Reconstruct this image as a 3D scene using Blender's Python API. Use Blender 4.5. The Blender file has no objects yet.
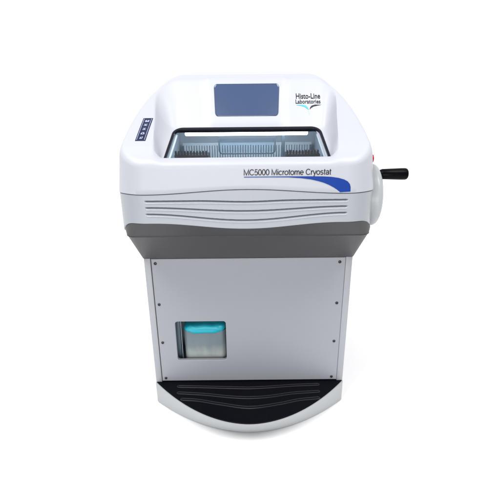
import bpy, bmesh, math
from mathutils import Vector

sc = bpy.context.scene
COL = sc.collection
PI = math.pi

# ------------------------------------------------------------------ helpers
def lerp(a, b, t): return a + (b - a) * t
def clamp(x, a=0.0, b=1.0): return max(a, min(b, x))
def sstep(a, b, x):
    t = clamp((x - a) / (b - a)); return t * t * (3 - 2 * t)
def table(tab, x):
    if x <= tab[0][0]: return tab[0][1]
    for (x0, y0), (x1, y1) in zip(tab, tab[1:]):
        if x <= x1: return lerp(y0, y1, (x - x0) / (x1 - x0))
    return tab[-1][1]
def smooth_table(tab, x):
    """Catmull-Rom through the table's points (monotone enough for gentle curves)."""
    n = len(tab)
    if x <= tab[0][0]: return tab[0][1]
    if x >= tab[-1][0]: return tab[-1][1]
    for i in range(n - 1):
        x0, y0 = tab[i]; x1, y1 = tab[i + 1]
        if x <= x1:
            h = x1 - x0
            def slope(k):
                a = tab[max(k - 1, 0)]; b = tab[min(k + 1, n - 1)]
                return (b[1] - a[1]) / (b[0] - a[0])
            m0, m1 = slope(i), slope(i + 1)
            t = (x - x0) / h
            return ((2*t**3 - 3*t*t + 1) * y0 + (t**3 - 2*t*t + t) * h * m0
                    + (-2*t**3 + 3*t*t) * y1 + (t**3 - t*t) * h * m1)
def smin(a, b, k):
    h = clamp(0.5 + 0.5 * (b - a) / k)
    return lerp(b, a, h) - k * h * (1 - h)

def link(name, bm, mat, parent=None, smooth=True, angle=35, label=None):
    me = bpy.data.meshes.new(name)
    bmesh.ops.recalc_face_normals(bm, faces=bm.faces)
    bm.to_mesh(me); bm.free()
    o = bpy.data.objects.new(name, me); COL.objects.link(o)
    if mat: me.materials.append(mat)
    if smooth:
        for p in me.polygons: p.use_smooth = True
        me.set_sharp_from_angle(angle=math.radians(angle))
    if parent is not None:
        o.parent = parent
        o.matrix_parent_inverse = parent_inv(parent)
    if label: o['label'] = label
    return o
def parent_inv(parent):
    # every mesh is written in world coordinates; only the root Empty has an offset
    from mathutils import Matrix
    root = parent
    while root.parent is not None: root = root.parent
    if parent is root: return Matrix.Translation(-root.location)
    return Matrix.Identity(4)

def box(bm, x0, x1, y0, y1, z0, z1, bev=0.0, seg=2):
    r = bmesh.ops.create_cube(bm, size=1)
    vs = r['verts']
    for v in vs:
        v.co = Vector((lerp(x0, x1, v.co.x + .5), lerp(y0, y1, v.co.y + .5), lerp(z0, z1, v.co.z + .5)))
    if bev > 0:
        es = list({e for v in vs for e in v.link_edges})
        bmesh.ops.bevel(bm, geom=es, offset=bev, segments=seg, affect='EDGES', profile=.5)
def tube(bm, pts, r, n=8, cap=True):
    rings = []
    for i, p in enumerate(pts):
        p = Vector(p)
        a = Vector(pts[max(i - 1, 0)]); b = Vector(pts[min(i + 1, len(pts) - 1)])
        d = (b - a).normalized()
        up = Vector((0, 0, 1)) if abs(d.z) < .9 else Vector((0, 1, 0))
        s = d.cross(up).normalized(); u = s.cross(d).normalized()
        rings.append([bm.verts.new(p + s * (r * math.cos(2*PI*k/n)) + u * (r * math.sin(2*PI*k/n))) for k in range(n)])
    for A, B in zip(rings, rings[1:]):
        for k in range(n):
            bm.faces.new((A[k], A[(k+1) % n], B[(k+1) % n], B[k]))
    if cap:
        bm.faces.new(rings[0]); bm.faces.new(rings[-1])
def lathe_x(bm, cy, cz, prof, n=64):
    """prof: (x, r) list, revolved round the x axis through (cy, cz)."""
    rings = []
    for x, r in prof:
        if r < 1e-6: rings.append([bm.verts.new((x, cy, cz))])
        else: rings.append([bm.verts.new((x, cy + r*math.cos(2*PI*k/n), cz + r*math.sin(2*PI*k/n))) for k in range(n)])
    for A, B in zip(rings, rings[1:]):
        for k in range(n):
            k2 = (k + 1) % n
            if len(A) == 1 and len(B) == 1: continue
            if len(A) == 1: bm.faces.new((A[0], B[k], B[k2]))
            elif len(B) == 1: bm.faces.new((A[k], A[k2], B[0]))
            else: bm.faces.new((A[k], A[k2], B[k2], B[k]))
def lathe_y(bm, cx, cz, prof, n=20):
    rings = []
    for y, r in prof:
        if r < 1e-6: rings.append([bm.verts.new((cx, y, cz))])
        else: rings.append([bm.verts.new((cx + r*math.cos(2*PI*k/n), y, cz + r*math.sin(2*PI*k/n))) for k in range(n)])
    for A, B in zip(rings, rings[1:]):
        for k in range(n):
            k2 = (k + 1) % n
            if len(A) == 1: bm.faces.new((A[0], B[k], B[k2]))
            elif len(B) == 1: bm.faces.new((A[k], A[k2], B[0]))
            else: bm.faces.new((A[k], A[k2], B[k2], B[k]))
def loops(bm, rings, closed=True, cap0=False, cap1=False):
    vs = [[bm.verts.new(p) for p in r] for r in rings]
    n = len(vs[0])
    for A, B in zip(vs, vs[1:]):
        for k in range(n if closed else n - 1):
            k2 = (k + 1) % n
            bm.faces.new((A[k], A[k2], B[k2], B[k]))
    if cap0: bm.faces.new(vs[0])
    if cap1: bm.faces.new(vs[-1])
    return vs
def rrect2(x0, x1, z0, z1, r, n=6):
    pts = []
    for cx, cz, a0 in ((x1-r, z1-r, 0), (x0+r, z1-r, 90), (x0+r, z0+r, 180), (x1-r, z0+r, 270)):
        for k in range(n + 1):
            a = math.radians(a0 + 90*k/n)
            pts.append((cx + r*math.cos(a), cz + r*math.sin(a)))
    return pts
def rpoly(corners, radii, n=8):
    """rounded polygon in 2-D."""
    out = []; m = len(corners)
    for i in range(m):
        p = Vector(corners[i]); a = (Vector(corners[i-1]) - p); b = (Vector(corners[(i+1) % m]) - p)
        la, lb = a.length, b.length; a.normalize(); b.normalize()
        r = radii[i]
        ang = math.acos(clamp(a.dot(b), -1, 1))
        t = min(r / math.tan(ang/2), .49*la, .49*lb); r = t * math.tan(ang/2)
        c = p + (a + b).normalized() * (r / math.sin(ang/2))
        p0 = p + a*t; p1 = p + b*t
        a0 = math.atan2(p0.y - c.y, p0.x - c.x); a1 = math.atan2(p1.y - c.y, p1.x - c.x)
        d = a1 - a0
        while d > PI: d -= 2*PI
        while d < -PI: d += 2*PI
        for k in range(n + 1):
            q = a0 + d*k/n
            out.append((c.x + r*math.cos(q), c.y + r*math.sin(q)))
    return out

# ------------------------------------------------------------------ materials
def paint(name, col, rough=.35, spec=.5, bump=.0, bscale=900, var=.0, coat=0.0, metallic=0.0, rvar=.04):
    m = bpy.data.materials.new(name); m.use_nodes = True
    nt = m.node_tree; N = nt.nodes; L = nt.links
    b = N['Principled BSDF']
    b.inputs['Roughness'].default_value = rough
    b.inputs['Metallic'].default_value = metallic
    b.inputs['Specular IOR Level'].default_value = spec
    b.inputs['Coat Weight'].default_value = coat
    b.inputs['Coat Roughness'].default_value = .08
    tc = N.new('ShaderNodeTexCoord')
    nz = N.new('ShaderNodeTexNoise'); nz.inputs['Scale'].default_value = 7; nz.inputs['Detail'].default_value = 5
    L.new(tc.outputs['Object'], nz.inputs['Vector'])
    mx = N.new('ShaderNodeMix'); mx.data_type = 'RGBA'
    c0 = [c*(1 - var) for c in col] + [1]; c1 = [min(1, c*(1 + var)) for c in col] + [1]
    mx.inputs[6].default_value = c0; mx.inputs[7].default_value = c1
    L.new(nz.outputs['Fac'], mx.inputs[0]); L.new(mx.outputs[2], b.inputs['Base Color'])
    mr = N.new('ShaderNodeMapRange'); mr.inputs['To Min'].default_value = max(0, rough - rvar); mr.inputs['To Max'].default_value = rough + rvar
    L.new(nz.outputs['Fac'], mr.inputs['Value']); L.new(mr.outputs['Result'], b.inputs['Roughness'])
    if bump > 0:
        n2 = N.new('ShaderNodeTexNoise'); n2.inputs['Scale'].default_value = bscale; n2.inputs['Detail'].default_value = 2
        L.new(tc.outputs['Object'], n2.inputs['Vector'])
        bp = N.new('ShaderNodeBump'); bp.inputs['Strength'].default_value = bump; bp.inputs['Distance'].default_value = .0006
        L.new(n2.outputs['Fac'], bp.inputs['Height']); L.new(bp.outputs['Normal'], b.inputs['Normal'])
    return m
def glow(name, col, s):
    m = bpy.data.materials.new(name); m.use_nodes = True
    b = m.node_tree.nodes['Principled BSDF']
    b.inputs['Base Color'].default_value = (*col, 1)
    b.inputs['Emission Color'].default_value = (*col, 1); b.inputs['Emission Strength'].default_value = s
    return m
def clear_glass(name, tint):
    m = bpy.data.materials.new(name); m.use_nodes = True
    nt = m.node_tree; N = nt.nodes; L = nt.links
    N.remove(N['Principled BSDF'])
    t = N.new('ShaderNodeBsdfTransparent'); t.inputs['Color'].default_value = (*tint, 1)
    g = N.new('ShaderNodeBsdfGlossy'); g.inputs['Roughness'].default_value = .03
    f = N.new('ShaderNodeFresnel'); f.inputs['IOR'].default_value = 1.35
    x = N.new('ShaderNodeMixShader')
    L.new(f.outputs[0], x.inputs[0]); L.new(t.outputs[0], x.inputs[1]); L.new(g.outputs[0], x.inputs[2])
    L.new(x.outputs[0], N['Material Output'].inputs['Surface'])
    return m

M = dict(
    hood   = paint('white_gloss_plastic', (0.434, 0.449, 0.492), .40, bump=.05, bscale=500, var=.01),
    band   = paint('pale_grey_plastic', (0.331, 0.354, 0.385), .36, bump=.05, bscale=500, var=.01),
    cab    = paint('light_grey_powder_coat', (0.31, 0.323, 0.357), .42, bump=.25, bscale=1400, var=.028),
    side   = paint('side_grey_powder_coat', (0.361, 0.374, 0.408), .42, bump=.25, bscale=1400, var=.015),
    under  = paint('shade_dark_powder_coat', (.047, .047, .050), .4, spec=.25, bump=.2, bscale=1400, var=.04),  # panel grey darkened: shade under the hood painted into the colour
    plinth = paint('plinth_white_plastic', (0.37, 0.391, 0.408), .35, bump=.1, bscale=600, var=.02),
    plate  = paint('black_rubber_plate', (.003, .003, .006), .40, spec=.06, bump=.3, bscale=1200, var=.2),
    rib    = paint('black_rib_rubber', (.018, .019, .024), .30, spec=.25, var=.1),
    black  = paint('black_plastic', (.002, .002, .004), .28, spec=.06, bump=.2, bscale=1200, var=.1),
    frame  = paint('window_frame_black', (.006, .007, .012), .3, spec=.12, var=.1),
    red    = paint('red_plastic', (.42, .008, .018), .4, spec=.15),
    blue   = paint('blue_print', (.002, .036, .25), .35, spec=.2),
    ink    = paint('dark_print', (.02, .02, .028), .4, spec=.2),
    cyan   = paint('cyan_print', (.03, .42, .78), .4),
    paleb  = paint('pale_blue_print', (.42, .55, .78), .4),
    navy   = paint('navy_key_film', (.016, .022, .06), .3, spec=.15),
    key    = paint('key_white_print', (.34, .38, .50), .4),
    screen = paint('screen_blue_glass', (.046, .075, .152), .14, spec=.6, rvar=.02),
    liner  = paint('chamber_steel', (.58, .66, .74), .35, var=.03),
    grille = paint('chamber_grille', (.66, .75, .80), .35),
    fin    = paint('chamber_black', (.02, .025, .03), .4),
    post   = paint('chamber_post', (.10, .15, .19), .35),
    back   = paint('grille_shadow_steel', (.42, .52, .58), .4),
    gap_shade = paint('gap_shade_grey', (.085, .125, .155), .35, var=.1),
    rail   = paint('bay_rail_steel', (.22, .29, .34), .3, var=.1),
    glare   = paint('pale_glare', (.72, .76, .80), .4),
    gap    = paint('seam_dark', (.03, .03, .035), .6),
    cavity = paint('cavity_steel', (.50, .58, .62), .35),
    bin    = paint('milky_polythene', (.22, .275, .30), .30, bump=.3, bscale=60, var=.12),
    teal   = paint('teal_polythene', (.01, .40, .51), .33, var=.08),
    screw  = paint('black_screw', (.012, .012, .014), .35),
    floor  = paint('white_floor', (.95, .95, .955), .6, spec=.2, var=.005),
    lamp   = glow('lamp_white', (.95, .98, 1.0), 6.0),
)
def milky(name):
    m = paint(name, (.2, .25, .28), .28, bump=.3, bscale=60)
    nt = m.node_tree; N = nt.nodes; L = nt.links; b = N['Principled BSDF']
    tc = N.new('ShaderNodeTexCoord'); mp = N.new('ShaderNodeMapping'); mp.inputs['Scale'].default_value = (26, 26, 7)
    nz = N.new('ShaderNodeTexNoise'); nz.inputs['Scale'].default_value = 1; nz.inputs['Detail'].default_value = 4
    L.new(tc.outputs['Object'], mp.inputs[0]); L.new(mp.outputs[0], nz.inputs['Vector'])
    sx = N.new('ShaderNodeSeparateXYZ'); L.new(tc.outputs['Object'], sx.inputs[0])
    ad = N.new('ShaderNodeMath'); ad.operation = 'MULTIPLY_ADD'; ad.inputs[1].default_value = .07
    L.new(nz.outputs['Fac'], ad.inputs[0]); L.new(sx.outputs['Z'], ad.inputs[2])
    cr = N.new('ShaderNodeValToRGB'); e = cr.color_ramp.elements
    e[0].position = .205; e[0].color = (.38, .42, .40, 1); e[1].position = .325; e[1].color = (.115, .155, .185, 1)
    k = e.new(.25); k.color = (.17, .215, .235, 1)
    L.new(ad.outputs[0], cr.inputs[0]); L.new(cr.outputs[0], b.inputs['Base Color'])
    return m
M['bin'] = milky('milky_polythene_lit_base')  # pale foot of the ramp is brightness painted against the bay's shade
M['glass'] = clear_glass('window_glass', (.88, .92, .95))

# ------------------------------------------------------------------ the hood's shape
HW, HWB, YF, YB, CR = .3072, .3165, 1.04, 1.72, .072
FIL = .0125
S_T = [(1.04, .854), (1.06, .866), (1.09, .888), (1.15, .928), (1.25, .988), (1.31, 1.016), (1.36, 1.032), (1.42, 1.036), (1.8, 1.036)]
P_T = [(1.04, .852), (1.06, .8565), (1.074, .8585), (1.079, .8485), (1.20, .902), (1.207, .908), (1.304, 1.026), (1.325, 1.036), (1.8, 1.037)]
G_T = [(0, 1.10), (.15, 1.062), (.2, 1.034), (.225, 1.014), (.25, .988), (.272, .954), (.288, .917), (.299, .878), (.3085, .846)]
B1 = [(1.04, .226), (1.08, .220), (1.16, .226), (1.25, .234), (1.33, .222), (1.4, .20)]
B0 = [(1.04, .185), (1.08, .198), (1.15, .199), (1.20, .196), (1.25, .202), (1.29, .195), (1.4, .15)]
W0 = [(1.04, .193), (1.085, .192), (1.20, .181), (1.8, .12)]
def sdf(x, y, hw=HW, yf=YF, yb=YB, r=CR):
    """distance inwards from the plan outline"""
    cx, cy = 0, (yf + yb) / 2
    qx = abs(x) - (hw - r); qy = abs(y - cy) - ((yb - yf)/2 - r)
    return -(math.hypot(max(qx, 0), max(qy, 0)) + min(max(qx, qy), 0) - r)
def plan_hw(y, hw=HW, yf=YF, yb=YB, r=CR):
    d = min(y - yf, yb - y)
    if d >= r: return hw
    return hw - r + math.sqrt(max(0, r*r - (r - d)**2))
def top_z(x, y):
    ax = abs(x)
    S = smooth_table(S_T, y)
    P = table(P_T, y)
    b0, b1 = smooth_table(B0, y), smooth_table(B1, y)
    if x < 0: b0 -= .022*sstep(1.09, 1.16, y)
    u = clamp((ax - b0)/(b1 - b0))
    t = lerp(sstep(0, 1, u), smin(u**2.0*1.04, 1, .05) if u > 0 else 0, sstep(1.07, 1.13, y))
    z = lerp(P, S, t)
    # slightly raised console round the screen
    cw = lerp(.098, .109, clamp((y - 1.21)/.1))
    z += .005 * (1 - sstep(cw - .002, cw + .004, ax)) * sstep(1.207, 1.215, y) * (1 - sstep(1.30, 1.318, y))
    g = smooth_table(G_T, ax)
    return smin(z, g, .016)
def hood_z(x, y):
    z = top_z(x, y)
    d = sdf(x, y)
    if d < FIL:
        d = max(d, 0)
        z -= FIL - math.sqrt(max(0, FIL*FIL - (FIL - d)**2))
    return z
def seam_z(x, y):
    if abs(x) < .245: f = .7837 + .0057*math.cos(PI*x/.245)
    else: f = .778
    return f - .006*sstep(YF, YF + .07, y)
def lip_z(x, y):
    if abs(x) < .23: f = .698 - .0075*math.cos(PI*x/.23)
    else: f = .7055
    return lerp(f, .6635, sstep(YF + .002, YF + .078, y))

root = bpy.data.objects.new('cryostat', None); COL.objects.link(root)
root.location = (0, 1.40, 0)
root['label'] = 'white and grey floor-standing cryostat with blue screen, wavy front vents and black crank'
root['category'] = 'cryostat'

# hood cover: a height field over the plan, plus the wall down to the seam
def build_hood():
    bm = bmesh.new()
    rows = [YF + CR*(1 - math.cos(math.radians(a))) for a in range(0, 91, 4)]
    rows = [y for y in rows if y < 1.082]
    rows += [1.0743, 1.0790, 1.085]
    y = 1.09
    while y < 1.36:
        rows.append(y); y += .005
    rows += [1.204, 1.207]
    while y < YB - CR:
        rows.append(y); y += .02
    rows += [YB - CR*(1 - math.cos(math.radians(a))) for a in range(90, -1, -6)]
    rows = sorted(set(round(v, 5) for v in rows))
    keep = [rows[0]]
    for v in rows[1:]:
        if v - keep[-1] > .00015: keep.append(v)
    rows = keep
    NI, NO = 18, 52
    def xs(y):
        w = plan_hw(y); w0 = min(smooth_table(W0, y), w*.75)
        half = [w0*k/NI for k in range(NI + 1)]
        ridge = min(smooth_table(B1, y), w*.97)       # one column runs along the crease of the shoulder
        NA = 18
        for k in range(1, NA + 1):
            half.append(lerp(w0, ridge, k/NA))
        for k in range(1, NO - NA + 1):
            t = k/(NO - NA)
            half.append(lerp(ridge, w, 1 - (1 - t)**1.7))
        return [-v for v in reversed(half[1:])] + half
    grid = []
    for y in rows:
        grid.append([bm.verts.new((x, y, hood_z(x, y))) for x in xs(y)])
    nx = len(grid[0]); c0 = NO; c1 = NO + 2*NI
    for j in range(len(rows) - 1):
        for i in range(nx - 1):
            if c0 <= i < c1 and rows[j] >= 1.0849 and rows[j+1] <= 1.2041: continue   # the window opening
            bm.faces.new((grid[j][i], grid[j][i+1], grid[j+1][i+1], grid[j+1][i]))
    loop = grid[0] + [r[-1] for r in grid[1:-1]] + list(reversed(grid[-1])) + [r[0] for r in reversed(grid[1:-1])]
    def ring(inset, dz):
        out = []
        for v in loop:
            x, y = v.co.x*HWB/HW, v.co.y
            k = 1 - inset/.3
            out.append(bm.verts.new((x*k, 1.38 + (y - 1.38)*(1 - inset/.34), seam_z(x, y) + dz)))
        return out
    a = ring(0, .0012); b = ring(.0012, 0); c = ring(.006, .0)
    n = len(loop)
    mids = []
    for t in (.06, .2, .4, .6, .8):
        mids.append([bm.verts.new(v.co.lerp(w.co, t)) for v, w in zip(loop, a)])
    seq = [loop] + mids + [a, b, c]
    for A, B in zip(seq, seq[1:]):
        for k in range(n):
            k2 = (k+1) % n
            try: bm.faces.new((A[k], A[k2], B[k2], B[k]))
            except ValueError: pass
    bmesh.ops.translate(bm, verts=bm.verts, vec=(-.003, 0, 0))
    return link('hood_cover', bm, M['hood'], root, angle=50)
hood = build_hood()

# ------------------------------------------------------------------ vented front band
def plan_loop(nf=300, nc=14, ns=10, inset=0.0):
    """plan outline, counter-clockwise from the front-left; returns (x, y)"""
    hw, yf, yb, r = HWB - inset, YF + inset, YB - inset, CR - inset
    pts = []
    for k in range(nf + 1): pts.append((lerp(-(hw - r), hw - r, k/nf), yf))
    for k in range(1, nc): a = -PI/2 + PI/2*k/nc; pts.append((hw - r + r*math.cos(a), yf + r + r*math.sin(a)))
    for k in range(ns + 1): pts.append((hw, lerp(yf + r, yb - r, k/ns)))
    for k in range(1, nc): a = PI/2*k/nc; pts.append((hw - r + r*math.cos(a), yb - r + r*math.sin(a)))
    for k in range(ns + 1): pts.append((lerp(hw - r, -(hw - r), k/ns), yb))
    for k in range(1, nc): a = PI/2 + PI/2*k/nc; pts.append((-(hw - r) + r*math.cos(a), yb - r + r*math.sin(a)))
    for k in range(ns + 1): pts.append((-hw, lerp(yb - r, yf + r, k/ns)))
    for k in range(1, nc): a = PI + PI/2*k/nc; pts.append((-(hw - r) + r*math.cos(a), yf + r + r*math.sin(a)))
    return pts
def grooves(x):
    ax = abs(x)
    g1 = .7618 - .0030*(1 + math.cos(PI*ax/.12))/2 if ax < .12 else .7618
    g2 = .7410 - .0048*math.cos(PI*ax/.243)
    g3 = .7213 - .0085*math.cos(PI*ax/.245)
    return g1, g2, g3
GH, GD, GE = .0072, .0085, .2425
def groove_depth(x, z):
    if abs(x) > GE: return 0
    d = 0
    for g in grooves(x):
        v = (g + .0010 - z)/GH
        if -.10 < v < 1.25:
            if v < .20: k = 1.0*clamp((v + .10)/.12)
            elif v < .28: k = lerp(1.0, .52, (v - .20)/.08)
            elif v < .88: k = lerp(.52, -.16, (v - .28)/.60)
            else: k = lerp(-.16, 0, (v - .88)/.37)
            if abs(k) > abs(d/GD): d = GD*clamp(k, -1, 1)
    # rounded ends
    return d*sstep(0, .004, GE - abs(x))
def build_band():
    bm = bmesh.new()
    base = plan_loop()
    cx, cy = 0, 1.38
    NZ = 190
    zs = [k/NZ for k in range(NZ + 1)]
    rings = []
    IN = .0012
    def inset(x, y, d):
        return x*(1 - d/.3), cy + (y - cy)*(1 - d/.34)
    rings.append([(*inset(x, y, .008), seam_z(x, y) - .0016) for x, y in base])
    rings.append([(*inset(x, y, IN + .001), seam_z(x, y) - .0016) for x, y in base])
    for t in zs:
        r = []
        for x, y in base:
            z = lerp(seam_z(x, y) - .0024, lip_z(x, y) + .0018, t)
            if y < YF + .001:
                r.append((inset(x, y, IN)[0], y + IN + groove_depth(x, z), z))
            else: r.append((*inset(x, y, IN), z))
        rings.append(r)
    for k in range(1, 5):
        a = PI/2*k/4
        rings.append([(*inset(x, y, IN + .0018*(1 - math.cos(a))), lip_z(x, y) + .0018 - .0018*math.sin(a)) for x, y in base])
    rings.append([(*inset(x, y, IN + .0045), lip_z(x, y)) for x, y in base])
    loops(bm, rings)
    bmesh.ops.translate(bm, verts=bm.verts, vec=(-.003, 0, 0))
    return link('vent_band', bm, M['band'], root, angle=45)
build_band()

# ------------------------------------------------------------------ tapered underside between hood and cabinet
CW, CY0, CY1, CZ0, CZ1 = .310, 1.236, 1.70, .0815, .531
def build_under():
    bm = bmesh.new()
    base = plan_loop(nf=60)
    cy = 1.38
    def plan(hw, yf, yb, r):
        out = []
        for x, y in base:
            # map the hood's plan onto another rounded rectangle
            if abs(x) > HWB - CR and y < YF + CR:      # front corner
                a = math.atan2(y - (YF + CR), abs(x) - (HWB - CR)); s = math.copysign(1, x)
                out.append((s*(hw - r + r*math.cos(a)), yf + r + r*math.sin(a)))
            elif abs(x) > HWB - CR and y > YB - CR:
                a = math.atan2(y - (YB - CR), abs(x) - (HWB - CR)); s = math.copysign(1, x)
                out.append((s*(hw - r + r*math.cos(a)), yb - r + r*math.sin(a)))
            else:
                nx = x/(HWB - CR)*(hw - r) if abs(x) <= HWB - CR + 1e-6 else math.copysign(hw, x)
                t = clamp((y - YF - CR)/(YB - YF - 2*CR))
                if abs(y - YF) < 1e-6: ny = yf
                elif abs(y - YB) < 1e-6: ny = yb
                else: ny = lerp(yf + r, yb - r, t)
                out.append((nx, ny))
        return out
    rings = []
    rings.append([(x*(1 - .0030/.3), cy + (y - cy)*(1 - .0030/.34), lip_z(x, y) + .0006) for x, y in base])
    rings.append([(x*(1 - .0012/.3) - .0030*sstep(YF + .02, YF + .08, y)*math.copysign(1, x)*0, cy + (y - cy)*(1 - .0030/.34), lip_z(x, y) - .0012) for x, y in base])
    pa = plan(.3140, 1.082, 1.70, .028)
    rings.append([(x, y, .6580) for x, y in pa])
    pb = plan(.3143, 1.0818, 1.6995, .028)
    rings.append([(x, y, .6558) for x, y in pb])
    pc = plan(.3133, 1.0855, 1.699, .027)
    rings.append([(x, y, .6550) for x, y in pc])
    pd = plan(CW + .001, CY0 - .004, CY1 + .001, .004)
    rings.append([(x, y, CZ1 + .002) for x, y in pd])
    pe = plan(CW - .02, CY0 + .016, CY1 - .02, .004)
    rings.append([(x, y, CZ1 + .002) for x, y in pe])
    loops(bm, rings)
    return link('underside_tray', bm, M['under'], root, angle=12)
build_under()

# ------------------------------------------------------------------ cabinet: shell, front panel with its cut-out, screws
PX = .2905
def build_cabinet():
    bm = bmesh.new()
    # side walls (with the narrow front stiles), back, top, bottom
    box(bm, -CW, -PX, CY0, CY1, CZ0, CZ1, .0025)
    box(bm, PX - .0006, CW, CY0, CY1, CZ0, CZ1, .0025)
    box(bm, -PX + .0005, PX - .0011, CY1 - .015, CY1 - .001, CZ0 + .002, CZ1 - .002)
    box(bm, -PX + .0005, PX - .0011, CY0 + .006, CY1 - .016, CZ1 - .014, CZ1 - .003)
    return link('cabinet', bm, M['side'], root, angle=40)
cab = build_cabinet()
HX0, HX1, HZ0, HZ1 = -.2325, -.0725, .1690, .3145
def build_panel():
    bm = bmesh.new()
    x0, x1, z0, z1 = -PX + .0021, PX - .0009, CZ0 + .006, CZ1 - .0015
    y0, y1 = CY0 + .0005, CY0 + .0035
    hole = rrect2(HX0, HX1, HZ0, HZ1, .009, 8)
    hole_big = rrect2(HX0 - .0018, HX1 + .0018, HZ0 - .0018, HZ1 + .0018, .0105, 8)
    n = len(hole)
    cxh, czh = (HX0 + HX1)/2, (HZ0 + HZ1)/2
    outer = []
    for hx, hz in hole:
        dx, dz = hx - cxh, hz - czh
        tx = ((x1 if dx > 0 else x0) - cxh)/dx if abs(dx) > 1e-9 else 1e9
        tz = ((z1 if dz > 0 else z0) - czh)/dz if abs(dz) > 1e-9 else 1e9
        t = min(tx, tz); outer.append((cxh + dx*t, czh + dz*t))
    # snap the nearest outer point to every corner of the panel
    for c in ((x0, z0), (x0, z1), (x1, z0), (x1, z1)):
        k = min(range(n), key=lambda i: (outer[i][0]-c[0])**2 + (outer[i][1]-c[1])**2)
        outer[k] = c
    E = .0012
    def sh(p, e):
        return (p[0] + (e if p[0] <= x0 + 1e-6 else -e if p[0] >= x1 - 1e-6 else 0), p[1] + (e if p[1] <= z0 + 1e-6 else -e if p[1] >= z1 - 1e-6 else 0))
    rings = [[(p[0], y1, p[1]) for p in outer], [(p[0], y0 + E, p[1]) for p in outer],
             [(sh(p, E)[0], y0, sh(p, E)[1]) for p in outer],
             [(p[0], y0, p[1]) for p in hole_big], [(p[0], y0 + .0006, p[1]) for p in hole], [(p[0], y0 + .010, p[1]) for p in hole]]
    loops(bm, rings)
    return link('front_panel', bm, M['cab'], root, angle=8)
panel = build_panel()
# dark gasket strip seen through the panel's seams
bm = bmesh.new()
box(bm, -PX + .0001, -PX + .006, CY0 + .0040, CY0 + .0055, CZ0 + .001, CZ1 - .003)
link('door_gasket', bm, M['gap'], root, smooth=False)
bm = bmesh.new()
box(bm, PX - .006, PX - .0007, CY0 + .0040, CY0 + .0055, CZ0 + .001, CZ1 - .003)
link('door_gasket', bm, M['gap'], root, smooth=False)
def screw(x, z, first=[None]):
    bm = bmesh.new()
    y = CY0 + .0005
    lathe_y(bm, x, z, [(y + .0005, .0046), (y - .0012, .0046), (y - .0022, .0038), (y - .0026, .0022), (y - .0014, .0018), (y - .0014, 0)], 16)
    link('screw', bm, M['screw'], panel, angle=30)
for z in (.5145, .376, .2375, .0995):
    screw(-.2765, z); screw(.2725, z)

# cavity behind the cut-out
bm = bmesh.new()
cav = rrect2(HX0 - .012, HX1 + .012, HZ0 - .05, HZ1 + .012, .002, 2)
loops(bm, [[(p[0], CY0 + .008, p[1]) for p in cav], [(p[0], CY0 + .15, p[1]) for p in cav]], cap1=True)
link('bottle_bay', bm, M['cavity'], root, angle=30)
bm = bmesh.new()
box(bm, HX0 - .0115, HX0 + .0095, CY0 + .030, CY0 + .032, HZ0 - .048, HZ1 + .010, .0006)  # sheet added beside the container; the gap's shade is painted into its colour
link('gap_shade_sheet', bm, M['gap_shade'], root)
bm = bmesh.new()
box(bm, HX0 + .0125, HX0 + .0150, CY0 + .024, CY0 + .030, HZ0 - .048, HZ1 + .010, .0006)
link('bay_rail', bm, M['rail'], root)

# the waste container standing in the bay: a thing of its own
wc = bpy.data.objects.new('waste_container', None); COL.objects.link(wc)
WX0, WX1, WY0, WY1, WZ0, WZ1 = -.2115, -.0745, CY0 + .020, CY0 + .135, HZ0 - .0495, .268
wc.location = ((WX0 + WX1)/2, (WY0 + WY1)/2, WZ0)
wc['label'] = 'milky waste container with teal lid, behind the square opening in the grey panel'
wc['category'] = 'container'
def rr_loop(x0, x1, y0, y1, r, z, n=6):
    return [(a, b, z) for a, b in rrect2(x0, x1, y0, y1, r, n)]
bm = bmesh.new()
rings = []
for z, i in ((WZ0, .008), (WZ0 + .002, .004), (WZ0 + .008, .001), (WZ0 + .06, .0008), (WZ0 + .11, .0003), (WZ1 - .02, 0), (WZ1, 0)):
    rings.append(rr_loop(WX0 + i, WX1 - i, WY0 + i, WY1 - i, .016, z))
loops(bm, rings, cap0=True, cap1=True)
link('container_body', bm, M['bin'], wc)
bm = bmesh.new()
rings = []
# soft rounded lid, slightly crumpled, its underside curling up towards the ends
NL = 96
lcx, lcy = (WX0 + WX1)/2, (WY0 + WY1)/2 - .001
la, lb = (WX1 - WX0)/2 + .001, (WY1 - WY0)/2 + .004
for z, i in ((.2560, .030), (.2566, .022), (.2590, .011), (.2630, .004), (.269, .001), (.274, .0005), (.279, .001), (.2835, .004), (.2865, .010), (.2885, .018), (.2892, .03)):
    ring = []
    for k in range(NL):
        t = 2*PI*k/NL
        cx_, sy_ = math.cos(t), math.sin(t)
        e = .34
        x = lcx + (la - i)*math.copysign(abs(cx_)**e, cx_)
        y = lcy + (lb - i*.45)*math.copysign(abs(sy_)**e, sy_)
        q = (x - lcx)/la
        wob = .0010*math.sin(9*q + 1.2) + .0006*math.sin(23*q + z*160) + .0028*q*abs(q)
        y += .0012*math.sin(14*q + z*330) + .0005*math.sin(31*q - z*500)
        ring.append((x, y, z + wob))
    rings.append(ring)
loops(bm, rings, cap0=True, cap1=True)
lid = link('container_lid', bm, M['teal'], wc, angle=50)

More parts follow.
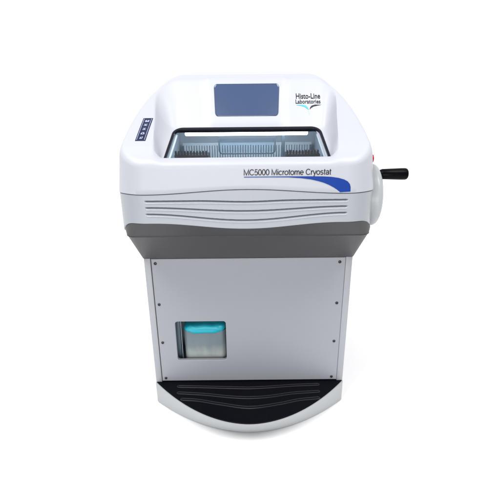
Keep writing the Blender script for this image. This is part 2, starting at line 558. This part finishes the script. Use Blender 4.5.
# ------------------------------------------------------------------ plinth and foot plate
PB = 1.72
def arc(dy0, hw, n=48):
    return [(hw*(2*k/n - 1), dy0 + (1.236 - dy0)*(abs(2*k/n - 1))**1.9) for k in range(n + 1)]
def build_plinth():
    bm = bmesh.new()
    HWp = .3115
    def ring(y0, z, hw, back, inset=0):
        p = [(x*(hw - inset)/hw, y + inset) for x, y in arc(y0, hw)]
        p += [(hw - inset, 1.30), (hw - inset, back - inset), (-(hw - inset), back - inset), (-(hw - inset), 1.30)]
        return [(x, y, z) for x, y in p]
    rings = [ring(1.094, 0.0, HWp, PB, .004), ring(1.092, .0015, HWp, PB, .001), ring(1.090, .005, HWp, PB),
             ring(1.040, .0775, HWp, PB), ring(1.037, .0808, HWp, PB, .0003), ring(1.037, .0812, HWp, PB, .0014)]
    loops(bm, rings, cap0=True, cap1=True)
    return link('plinth', bm, M['plinth'], root, angle=40)
plinth = build_plinth()
def build_plate():
    bm = bmesh.new()
    def ring(z, i):
        hw = .3085
        p = [(x*(hw - i)/hw, y + i*1.1) for x, y in arc(1.0415, hw)]
        p += [(hw - i, 1.262), (-(hw - i), 1.262)]
        return [(x, y, z) for x, y in p]
    rings = [ring(.0814, .0004), ring(.0838, .0), ring(.0846, .0012), ring(.0846, .004)]
    loops(bm, rings, cap0=True, cap1=True)
    return link('foot_plate', bm, M['plate'], root, angle=30)
plate = build_plate()
RIB = [[(-.232, 1.2105), (-.145, 1.207), (-.063, 1.2025), (0, 1.200), (.063, 1.2035), (.145, 1.211), (.225, 1.2145)],
       [(-.228, 1.179), (-.142, 1.1705), (-.062, 1.158), (0, 1.1535), (.062, 1.158), (.142, 1.173), (.221, 1.1795)],
       [(-.212, 1.1485), (-.165, 1.1435), (-.092, 1.126), (0, 1.109), (.092, 1.124), (.155, 1.141), (.217, 1.149)]]
for R in RIB:
    bm = bmesh.new()
    w = .0042
    pts = []
    for k in range(61):
        x = lerp(R[0][0], R[-1][0], k/60); pts.append((x, smooth_table(R, x)))
    up = [(x, y + w, .0848) for x, y in pts]; dn = [(x, y - w, .0848) for x, y in reversed(pts)]
    endr = [(pts[-1][0] + w*math.sin(a), pts[-1][1] + w*math.cos(a), .0848) for a in [PI*k/6 for k in range(1, 6)]]
    endl = [(pts[0][0] - w*math.sin(a), pts[0][1] - w*math.cos(a), .0848) for a in [PI*k/6 for k in range(1, 6)]]
    path = up + endr + dn + endl
    tube(bm, path + [path[0]], .0019, 8, cap=False)
    link('tread_rib', bm, M['rib'], plate)

# ------------------------------------------------------------------ observation window
def win_z(y): return .8485 + (y - 1.079)*(.902 - .8485)/(1.20 - 1.079)
def build_window():
    n = Vector((0, -(.902 - .8485), 1.20 - 1.079)).normalized()
    oc = [(-.2005, 1.0775), (.2005, 1.0775), (.1895, 1.2105), (-.1895, 1.2105)]
    ic = [(-.1945, 1.0830), (.1945, 1.0830), (.1838, 1.2015), (-.1838, 1.2015)]
    o2 = rpoly(oc, (.010, .010, .026, .026)); i2 = rpoly(ic, (.006, .006, .020, .020))
    def P(p, h): return tuple(Vector((p[0], p[1], win_z(p[1]))) + n*h)
    def off(q, s): return (q[0]*s, 1.14 + (q[1] - 1.14)*s)
    bm = bmesh.new()
    rings = [[P(p, -.004) for p in o2], [P(p, .0035) for p in o2], [P(off(p, .994), .0048) for p in o2],
             [P(off(p, 1.006), .0048) for p in i2], [P(p, .0036) for p in i2], [P(p, -.0015) for p in i2]]
    loops(bm, rings)
    fr = link('window_frame', bm, M['frame'], root, angle=40)
    bm = bmesh.new()
    vs = [bm.verts.new(P(off(p, 1.004), .0008)) for p in i2]; fp = bm.faces.new(vs); fp.normal_update()
    wp = link('window_pane', bm, M['glass'], root, smooth=False)
    if wp.data.polygons[0].normal.z < 0: wp.data.flip_normals()
build_window()
# cold chamber below the window
bm = bmesh.new()
X, Y0, Y1, Z0 = .208, 1.0815, 1.44, .775
def quad(*p): bm.faces.new([bm.verts.new(q) for q in p])
quad((-X, Y0, Z0), (X, Y0, Z0), (X, Y1, Z0), (-X, Y1, Z0))
quad((-X, Y1, Z0), (X, Y1, Z0), (X, Y1, .898), (-X, Y1, .898))
quad((-X, Y0, Z0), (-X, Y1, Z0), (-X, Y1, .898), (-X, 1.205, .898), (-X, Y0, .847))
quad((X, Y0, Z0), (X, Y1, Z0), (X, Y1, .898), (X, 1.205, .898), (X, Y0, .847))
quad((-X, 1.205, .898), (X, 1.205, .898), (X, Y1, .898), (-X, Y1, .898))
quad((-X, Y0, Z0), (X, Y0, Z0), (X, Y0, .847), (-X, Y0, .847))
ch = link('cold_chamber', bm, M['liner'], root, smooth=False)
bm = bmesh.new(); box(bm, -.170, .167, 1.270, 1.285, .8800, .8935, .004, 3)
link('lamp_strip', bm, M['lamp'], ch)
for s_ in (-1, 1):  # pale strips added: reflections at the pane's edges painted as colour
    bm = bmesh.new()
    pts = [(s_*.1900, 1.088, .8440), (s_*.1815, 1.195, .8925)]
    tube(bm, pts, .0030, 8)
    link('glare_strip', bm, M['glare'], ch)
# slotted rear grille: one part, vertical bars
bm = bmesh.new()
k = -.188
while k < .19:
    box(bm, k - .0029, k + .0029, 1.395, 1.405, Z0 + .002, .834); k += .0078
box(bm, -.195, .195, 1.396, 1.404, .834, .842)
link('slotted_grille', bm, M['grille'], ch, smooth=False)
bm = bmesh.new(); box(bm, -.196, .196, 1.412, 1.424, Z0 + .002, .83)
link('grille_backing', bm, M['back'], ch, smooth=False)
# ribbed black blocks left and right, near the glass
for s, x0, x1 in ((-1, -.196, -.104), (1, .104, .196)):
    bm = bmesh.new()
    box(bm, x0, x1, 1.225, 1.265, Z0 + .002, .8370, .002)
    q = x0 + .004
    while q < x1 - .002:
        box(bm, q - .0022, q + .0022, 1.226, 1.232, .8372, .8470); q += .0082
    link('ribbed_block', bm, M['fin'], ch, smooth=False)
bm = bmesh.new(); box(bm, .098, .107, 1.30, 1.312, Z0 + .002, .893, .002)
link('guide_post', bm, M['post'], ch)
bm = bmesh.new()
U = [(-.079, 1.30, .872), (-.079, 1.30, .850)]
U += [(-.069 + .010*math.cos(a), 1.30, .836 + .010*math.sin(a)) for a in [PI + PI/2*k/5 for k in range(6)]]
U += [(.069 + .010*math.cos(a), 1.30, .836 + .010*math.sin(a)) for a in [1.5*PI + PI/2*k/5 for k in range(6)]]
U += [(.079, 1.30, .850), (.079, 1.30, .872)]
tube(bm, U, .0021, 8)
link('guard_wire', bm, M['post'], ch)
bm = bmesh.new(); box(bm, -.0765, .0765, 1.303, 1.3035, .83, .868, 0)
link('guard_shield', bm, M['glass'], ch, smooth=False)

# ------------------------------------------------------------------ things conformed to the hood's top
def conform(name, pts2, mat, lift, thick, parent, fn=None):
    """flat polygon (x, y) laid on the hood, lift above it, with real thickness"""
    bm = bmesh.new()
    f = fn or hood_z
    top = [bm.verts.new((x, y, f(x, y) + lift + thick)) for x, y in pts2]
    bot = [bm.verts.new((x, y, f(x, y) + lift)) for x, y in pts2]
    n = len(pts2)
    bm.faces.new(top); bm.faces.new(list(reversed(bot)))
    for k in range(n): bm.faces.new((top[k], top[(k+1) % n], bot[(k+1) % n], bot[k]))
    return link(name, bm, mat, parent, smooth=False)
# touch screen: slightly barrel-shaped rounded rectangle on the console slope
sp = []
for a, b in rpoly([(-.0815, 1.2265), (.0815, 1.2265), (.0868, 1.2885), (-.0868, 1.2885)], (.007,)*4, 6):
    q = (b - 1.2575)/.031; p = a/.085
    sp.append((a*(1 + .018*(1 - q*q)), b + .0022*q*(1 - p*p)))
def slope_z(x, y): return table(P_T, y) + .005
nrm = Vector((0, -(1.026 - .908), 1.304 - 1.207)).normalized()
bm = bmesh.new()
def SP(p, h): return tuple(Vector((p[0], p[1], slope_z(*p))) + nrm*h)
def so(p, s): return (p[0]*s, 1.2575 + (p[1] - 1.2575)*s)
loops(bm, [[SP(p, -.004) for p in sp], [SP(p, .0012) for p in sp], [SP(so(p, .985), .0020) for p in sp], [SP(so(p, .965), .0013) for p in sp]], cap1=True)
link('touch_screen', bm, M['screen'], root, angle=20)

# keypad strip on the left shoulder
def kp(u, v):     # u across 0..1, v along 0..1
    y = lerp(1.099, 1.167, v)
    return (lerp(lerp(-.2665, -.2560, v), lerp(-.2420, -.2325, v), u), y)
def kp_quad(u0, u1, v0, v1, n=8):
    lo = [kp(u0, lerp(v0, v1, k/n)) for k in range(n + 1)]; hi = [kp(u1, lerp(v0, v1, k/n)) for k in range(n + 1)]
    return lo, hi
def strip(name, u0, u1, v0, v1, mat, lift, thick, parent, n=8, m=4):
    bm = bmesh.new()
    G = [[kp(lerp(u0, u1, i/m), lerp(v0, v1, j/n)) for i in range(m + 1)] for j in range(n + 1)]
    T = [[bm.verts.new((x, y, hood_z(x, y) + lift + thick)) for x, y in r] for r in G]
    B = [[bm.verts.new((x, y, hood_z(x, y) + lift)) for x, y in r] for r in G]
    for j in range(n):
        for i in range(m):
            bm.faces.new((T[j][i], T[j][i+1], T[j+1][i+1], T[j+1][i]))
    edge = [(0, i) for i in range(m + 1)] + [(j, m) for j in range(1, n + 1)] + [(n, i) for i in range(m - 1, -1, -1)] + [(j, 0) for j in range(n - 1, 0, -1)]
    for a, b in zip(edge, edge[1:] + edge[:1]):
        bm.faces.new((T[a[0]][a[1]], T[b[0]][b[1]], B[b[0]][b[1]], B[a[0]][a[1]]))
    return link(name, bm, mat, parent)
pad = strip('keypad', 0, 1, 0, 1, M['navy'], -.0006, .0016, root, 14, 5)
for u in (.10, .86):
    strip('border_line', u, u + .045, .03, .97, M['key'], .0011, .0003, pad, 14, 1)
for k in range(5):
    v = .115 + .185*k
    bm = bmesh.new()
    def cell(u0, u1, v0, v1):
        q = [kp(u0, v0), kp(u1, v0), kp(u1, v1), kp(u0, v1)]
        bm.faces.new([bm.verts.new((x, y, hood_z(x, y) + .0014)) for x, y in q])
    if k == 0:
        cell(.34, .62, v - .045, v - .025); cell(.38, .48, v - .02, v + .03); cell(.54, .64, v - .01, v + .045)
    elif k == 1:
        cell(.32, .68, v - .045, v - .025); cell(.32, .44, v - .02, v + .02); cell(.54, .68, v - .02, v + .02); cell(.40, .62, v + .025, v + .045)
    elif k == 2:
        cell(.34, .66, v - .04, v - .015); cell(.45, .55, v - .01, v + .02); cell(.34, .66, v + .025, v + .045)
    elif k == 3:
        cell(.30, .70, v - .045, v - .03); cell(.38, .60, v - .018, v + .018); cell(.30, .70, v + .03, v + .045)
    else:
        cell(.30, .72, v - .045, v - .005); cell(.30, .48, v + .002, v + .045); cell(.55, .72, v + .002, v + .045)
    link('key_symbol', bm, M['key'], pad, smooth=False)

# ------------------------------------------------------------------ lettering
def text_mesh(txt, width, height, bold=0.0):
    cu = bpy.data.curves.new('t', 'FONT'); cu.body = txt; cu.size = 1; cu.resolution_u = 4
    cu.offset = bold
    o = bpy.data.objects.new('t', cu); COL.objects.link(o)
    bpy.context.view_layer.update()
    me = bpy.data.meshes.new_from_object(o.evaluated_get(bpy.context.evaluated_depsgraph_get()))
    bpy.data.objects.remove(o); bpy.data.curves.remove(cu)
    xs = [v.co.x for v in me.vertices]; ys = [v.co.y for v in me.vertices]
    return me, min(xs), max(xs), min(ys), max(ys)
def lettering(name, txt, place, mat, width, height, parent, bold=0.0, ref=None):
    me, a, b, c, d = text_mesh(txt, width, height, bold)
    c = 0 if ref is None else ref[0]; d = .72 if ref is None else ref[1]
    bm = bmesh.new(); bm.from_mesh(me); bpy.data.meshes.remove(me)
    # a solid print of real (hair-thin) thickness
    r = bmesh.ops.extrude_face_region(bm, geom=list(bm.faces))
    for v in [g for g in r['geom'] if isinstance(g, bmesh.types.BMVert)]: v.co.z += 1
    for v in bm.verts:
        u = (v.co.x - a)/(b - a)*width; w = (v.co.y - c)/(d - c)*height
        v.co = Vector(place(u, w, v.co.z))
    return link(name, bm, mat, parent, smooth=False)
def front_y(z):
    # the front wall, with the start of its top fillet
    zt = .854 - FIL
    return YF if z < zt else YF + FIL - math.sqrt(max(0, FIL**2 - (z - zt)**2))
# the name in thin grotesque strokes: every glyph is a list of centre lines on a 1-unit cap height
def arcp(cx, cz, rx, rz, a0, a1, n=14):
    return [(cx + rx*math.cos(math.radians(lerp(a0, a1, k/n))), cz + rz*math.sin(math.radians(lerp(a0, a1, k/n)))) for k in range(n + 1)]
XH = .73
O_ = arcp(.29, XH/2, .245, XH/2 - .035, 90, 450, 26)
GLYPH = {
 'M': (.86, [[(.09, 0), (.09, .965), (.43, .06), (.77, .965), (.77, 0)]]),
 'C': (.76, [arcp(.41, .5, .335, .465, 38, 322, 26)]),
 '5': (.58, [[(.49, .955), (.17, .955), (.11, .50)] + arcp(.28, .325, .235, .29, 135, -150, 20)]),
 '0': (.58, [arcp(.29, .5, .225, .465, 90, 450, 28)]),
 'i': (.24, [[(.12, 0), (.12, XH)], [(.12, .87), (.12, .99)]]),
 'c': (.54, [arcp(.285, XH/2, .235, XH/2 - .035, 42, 318, 22)]),
 'r': (.36, [[(.11, 0), (.11, XH)], [(.145, .42)] + arcp(.33, .46, .17, .23, 160, 88, 8)]),
 'o': (.58, [O_]),
 't': (.31, [[(.145, .93), (.145, .14)] + arcp(.235, .13, .09, .095, 180, 280, 8), [(.02, XH - .035), (.115, XH - .035)], [(.175, XH - .035), (.29, XH - .035)]]),
 'm': (.88, [[(.11, 0), (.11, XH)], [(.145, .44)] + arcp(.29, .47, .15, .225, 170, 0, 12) + [(.44, 0)], [(.475, .44)] + arcp(.615, .47, .15, .225, 170, 0, 12) + [(.765, 0)]]),
 'e': (.57, [[(.085, .375), (.505, .375)] + arcp(.285, XH/2, .225, XH/2 - .035, 5, 315, 24)]),
 'y': (.52, [[(.03, XH), (.262, .05)], [(.49, XH), (.235, -.10)] + arcp(.13, -.13, .10, .10, 10, -100, 8)]),
 's': (.52, [arcp(.26, .535, .17, .165, 30, 200, 12) + [(.20, .405), (.33, .345)] + arcp(.26, .205, .185, .17, 35, -150, 14)]),
 'a': (.56, [arcp(.275, .51, .185, .185, 165, 0, 12) + [(.46, .14)] + arcp(.53, .12, .07, .085, 180, 265, 5), [(.425, .405), (.27, .385)] + arcp(.235, .215, .165, .18, 100, 275, 12) + arcp(.26, .25, .165, .215, 280, 338, 6)]),
 ' ': (.29, []),
}
def ribbon(bm, pts, w, place, t0, t1):
    n = len(pts); closed = math.hypot(pts[0][0] - pts[-1][0], pts[0][1] - pts[-1][1]) < 1e-4
    if closed: pts = pts[:-1]; n -= 1
    L_, R_ = [], []
    for i in range(n):
        p = Vector(pts[i])
        a = Vector(pts[i-1]) if (i > 0 or closed) else None
        b = Vector(pts[(i+1) % n]) if (i < n - 1 or closed) else None
        d0 = (p - a).normalized() if a is not None else (b - p).normalized()
        d1 = (b - p).normalized() if b is not None else d0
        n0 = Vector((-d0.y, d0.x)); n1 = Vector((-d1.y, d1.x))
        m = (n0 + n1)
        m = m.normalized() if m.length > 1e-5 else n0
        k = w/2/max(.35, m.dot(n0))
        L_.append(p + m*k); R_.append(p - m*k)
    V = lambda q, t: bm.verts.new(place(q.x, q.y, t))
    Lt, Rt = [V(q, t1) for q in L_], [V(q, t1) for q in R_]
    Lb, Rb = [V(q, t0) for q in L_], [V(q, t0) for q in R_]
    for i in range(n if closed else n - 1):
        j = (i + 1) % n
        bm.faces.new((Lt[i], Lt[j], Rt[j], Rt[i])); bm.faces.new((Lb[i], Lt[i], Lt[j], Lb[j])); bm.faces.new((Rt[i], Rb[i], Rb[j], Rt[j]))
    if not closed:
        bm.faces.new((Lt[0], Lb[0], Rb[0], Rt[0])); bm.faces.new((Lt[-1], Rt[-1], Rb[-1], Lb[-1]))
def stroke_text(name, txt, x0, z0, width, cap, weight, mat, parent):
    total = sum(GLYPH[c][0] for c in txt) - .1
    bm = bmesh.new(); u = 0; sx_ = width/total
    for c in txt:
        adv, strokes = GLYPH[c]
        for k, st in enumerate(strokes):
            def place(px, pz, t, u=u):
                z = z0 + pz*cap
                return (x0 + (u + px - .06)*sx_, front_y(z) - .0002 - .0004*t - .00003*k, z)
            ribbon(bm, st, weight, place, 0, 1)
        u += adv
    return link(name, bm, mat, parent, smooth=False)
stroke_text('name_lettering', 'MC5000 Microtome Cryostat', -.0078, .8226, .2015, .0136, .124, M['ink'], root)
# blue swoosh below the name
sw = [(-.008, .8192), (.06, .8192), (.11, .8191), (.150, .8189), (.175, .8184), (.195, .8172), (.212, .8145), (.225, .8108), (.234, .8060), (.2395, .7995), (.2415, .7930), (.2420, .7815),
      (.2180, .7802), (.2095, .7870), (.2010, .7925), (.190, .7985), (.178, .8035), (.165, .8075), (.148, .8115), (.125, .8148), (.095, .8170), (.05, .81765), (-.008, .8177)]
bm = bmesh.new()
a = [bm.verts.new((x, YF - .0007, z)) for x, z in sw]; b = [bm.verts.new((x, YF - .0002, z)) for x, z in sw]
fa = bm.faces.new(a); bmesh.ops.triangulate(bm, faces=[fa])
for k in range(len(sw)): bm.faces.new((a[k], a[(k+1) % len(sw)], b[(k+1) % len(sw)], b[k]))
link('blue_stripe', bm, M['blue'], root, smooth=False)
# maker's mark on the right of the screen
def on_slope(x, y, t): return (x, y, hood_z(x, y) + .0008 + .0004*t)
lettering('maker_lettering', 'Histo-Line', lambda u, w, t: on_slope(.1305 + u, 1.2620 + w, t), M['ink'], .064, .0105, root, .012)
lettering('maker_lettering', 'Laboratories', lambda u, w, t: on_slope(.1290 + u, 1.2525 + w, t), M['ink'], .0655, .0080, root, .010)
conform('wing_mark', [(.1305, 1.2495), (.148, 1.2500), (.156, 1.2480), (.1605, 1.2448), (.1625, 1.2400), (.1585, 1.2425), (.153, 1.2455), (.145, 1.2478)], M['cyan'], .0006, .0006, root)
conform('wing_mark', [(.1955, 1.2495), (.180, 1.2500), (.171, 1.2482), (.1665, 1.2448), (.1650, 1.2405), (.1695, 1.2440), (.176, 1.2466), (.186, 1.2482)], M['ink'], .0006, .0006, root)
conform('wing_mark', [(.1620, 1.2400), (.1655, 1.2405), (.1650, 1.2350), (.1632, 1.2310), (.1620, 1.2350)], M['paleb'], .0006, .0006, root)

# ------------------------------------------------------------------ hand wheel, crank handle, red stop button
WYc, WZc, WR = 1.175, .7365, .0815
bm = bmesh.new()
lathe_x(bm, WYc, WZc, [(.305, 0), (.305, WR - .006), (.318, WR - .004), (.325, WR), (.3315, WR - .0005), (.337, WR - .004), (.3415, WR - .012), (.344, WR - .028), (.3455, .03), (.346, 0)], 96)
wheel = link('hand_wheel', bm, M['plinth'], root, angle=40)
bm = bmesh.new()
HYc, HZc = 1.158, .7955
lathe_x(bm, HYc, HZc, [(.338, 0), (.338, .0100), (.345, .0122), (.347, .0132), (.370, .0141), (.395, .0150), (.4065, .0151), (.4105, .0140), (.4128, .0115), (.4135, .0075), (.4128, .0065), (.4128, 0)], 40)
handle = link('crank_handle', bm, M['black'], wheel, angle=40)
bm = bmesh.new()
lathe_x(bm, 1.165, .8345, [(.295, 0), (.295, .0105), (.3180, .0105), (.3222, .0100), (.3235, .0065), (.3238, 0)], 28)
link('stop_button', bm, M['red'], root, label='small red button above the hand wheel')

# ------------------------------------------------------------------ surface, light, world, camera
bm = bmesh.new()
bm.faces.new([bm.verts.new(p) for p in ((-1.5, -.9, 0), (1.5, -.9, 0), (1.5, 2.05, 0), (-1.5, 2.05, 0))])
fl = link('floor', bm, M['floor'], None, smooth=False)
fl['kind'] = 'structure'; fl['label'] = 'plain white floor under the cryostat'

# world gradient shaped for the light: white behind the machine, dimmer behind the camera
w = bpy.data.worlds.new('World'); sc.world = w; w.use_nodes = True
N = w.node_tree.nodes; L = w.node_tree.links
bg = N['Background']; bg.inputs['Color'].default_value = (1, 1, 1, 1)
tc = N.new('ShaderNodeTexCoord'); sx = N.new('ShaderNodeSeparateXYZ')
L.new(tc.outputs['Generated'], sx.inputs[0])
m1 = N.new('ShaderNodeMapRange'); m1.interpolation_type = 'SMOOTHSTEP'
m1.inputs['From Min'].default_value = -.35; m1.inputs['From Max'].default_value = .25
m1.inputs['To Min'].default_value = .33; m1.inputs['To Max'].default_value = 1.20
L.new(sx.outputs['Y'], m1.inputs['Value'])
m2 = N.new('ShaderNodeMapRange'); m2.interpolation_type = 'SMOOTHSTEP'
m2.inputs['From Min'].default_value = .35; m2.inputs['From Max'].default_value = .85
m2.inputs['To Min'].default_value = 1.0; m2.inputs['To Max'].default_value = .6
L.new(sx.outputs['Z'], m2.inputs['Value'])
mm = N.new('ShaderNodeMath'); mm.operation = 'MULTIPLY'
L.new(m1.outputs[0], mm.inputs[0]); L.new(m2.outputs[0], mm.inputs[1]); L.new(mm.outputs[0], bg.inputs['Strength'])

def area(name, loc, target, size, power, col=(1, 1, 1)):
    l = bpy.data.lights.new(name, 'AREA'); l.shape = 'RECTANGLE'; l.size, l.size_y = size; l.energy = power; l.color = col
    o = bpy.data.objects.new(name, l); COL.objects.link(o); o.location = loc
    o.rotation_euler = (Vector(target) - Vector(loc)).to_track_quat('-Z', 'Y').to_euler()
    return o
area('softbox', (-1.15, 0, 3.5), (0, 1.2, .6), (1.2, 1.6), 71, (1, .99, .985))
area('softbox', (1.15, 0, 3.5), (0, 1.2, .6), (1.2, 1.6), 59, (1, .99, .985))

area('front_fill', (-.3, -1.8, .60), (0, 1.2, .3), (1.8, 1.0), 28)  # unseen fill lamp, added to brighten the front panel and plinth

cam = bpy.data.cameras.new('camera'); co = bpy.data.objects.new('camera', cam); COL.objects.link(co)
cam.sensor_width = 36; cam.lens = 454/500*36; cam.clip_start = .05; cam.clip_end = 200
co.location = (0, 0, 1.06)
from mathutils import Matrix
th, roll = math.radians(22.2), math.radians(.55)
co.matrix_world = Matrix.Translation((0, 0, 1.06)) @ Matrix.Rotation(PI/2 - th, 4, 'X') @ Matrix.Rotation(-roll, 4, 'Z')
cam.shift_x = (250 - 248.1)/500
sc.camera = co
sc.view_settings.view_transform = 'Standard'; sc.view_settings.look = 'None'
sc.view_settings.exposure = .22; sc.view_settings.gamma = 1
sc.cycles.use_denoising = True
sc.cycles.max_bounces = 10; sc.cycles.transparent_max_bounces = 12
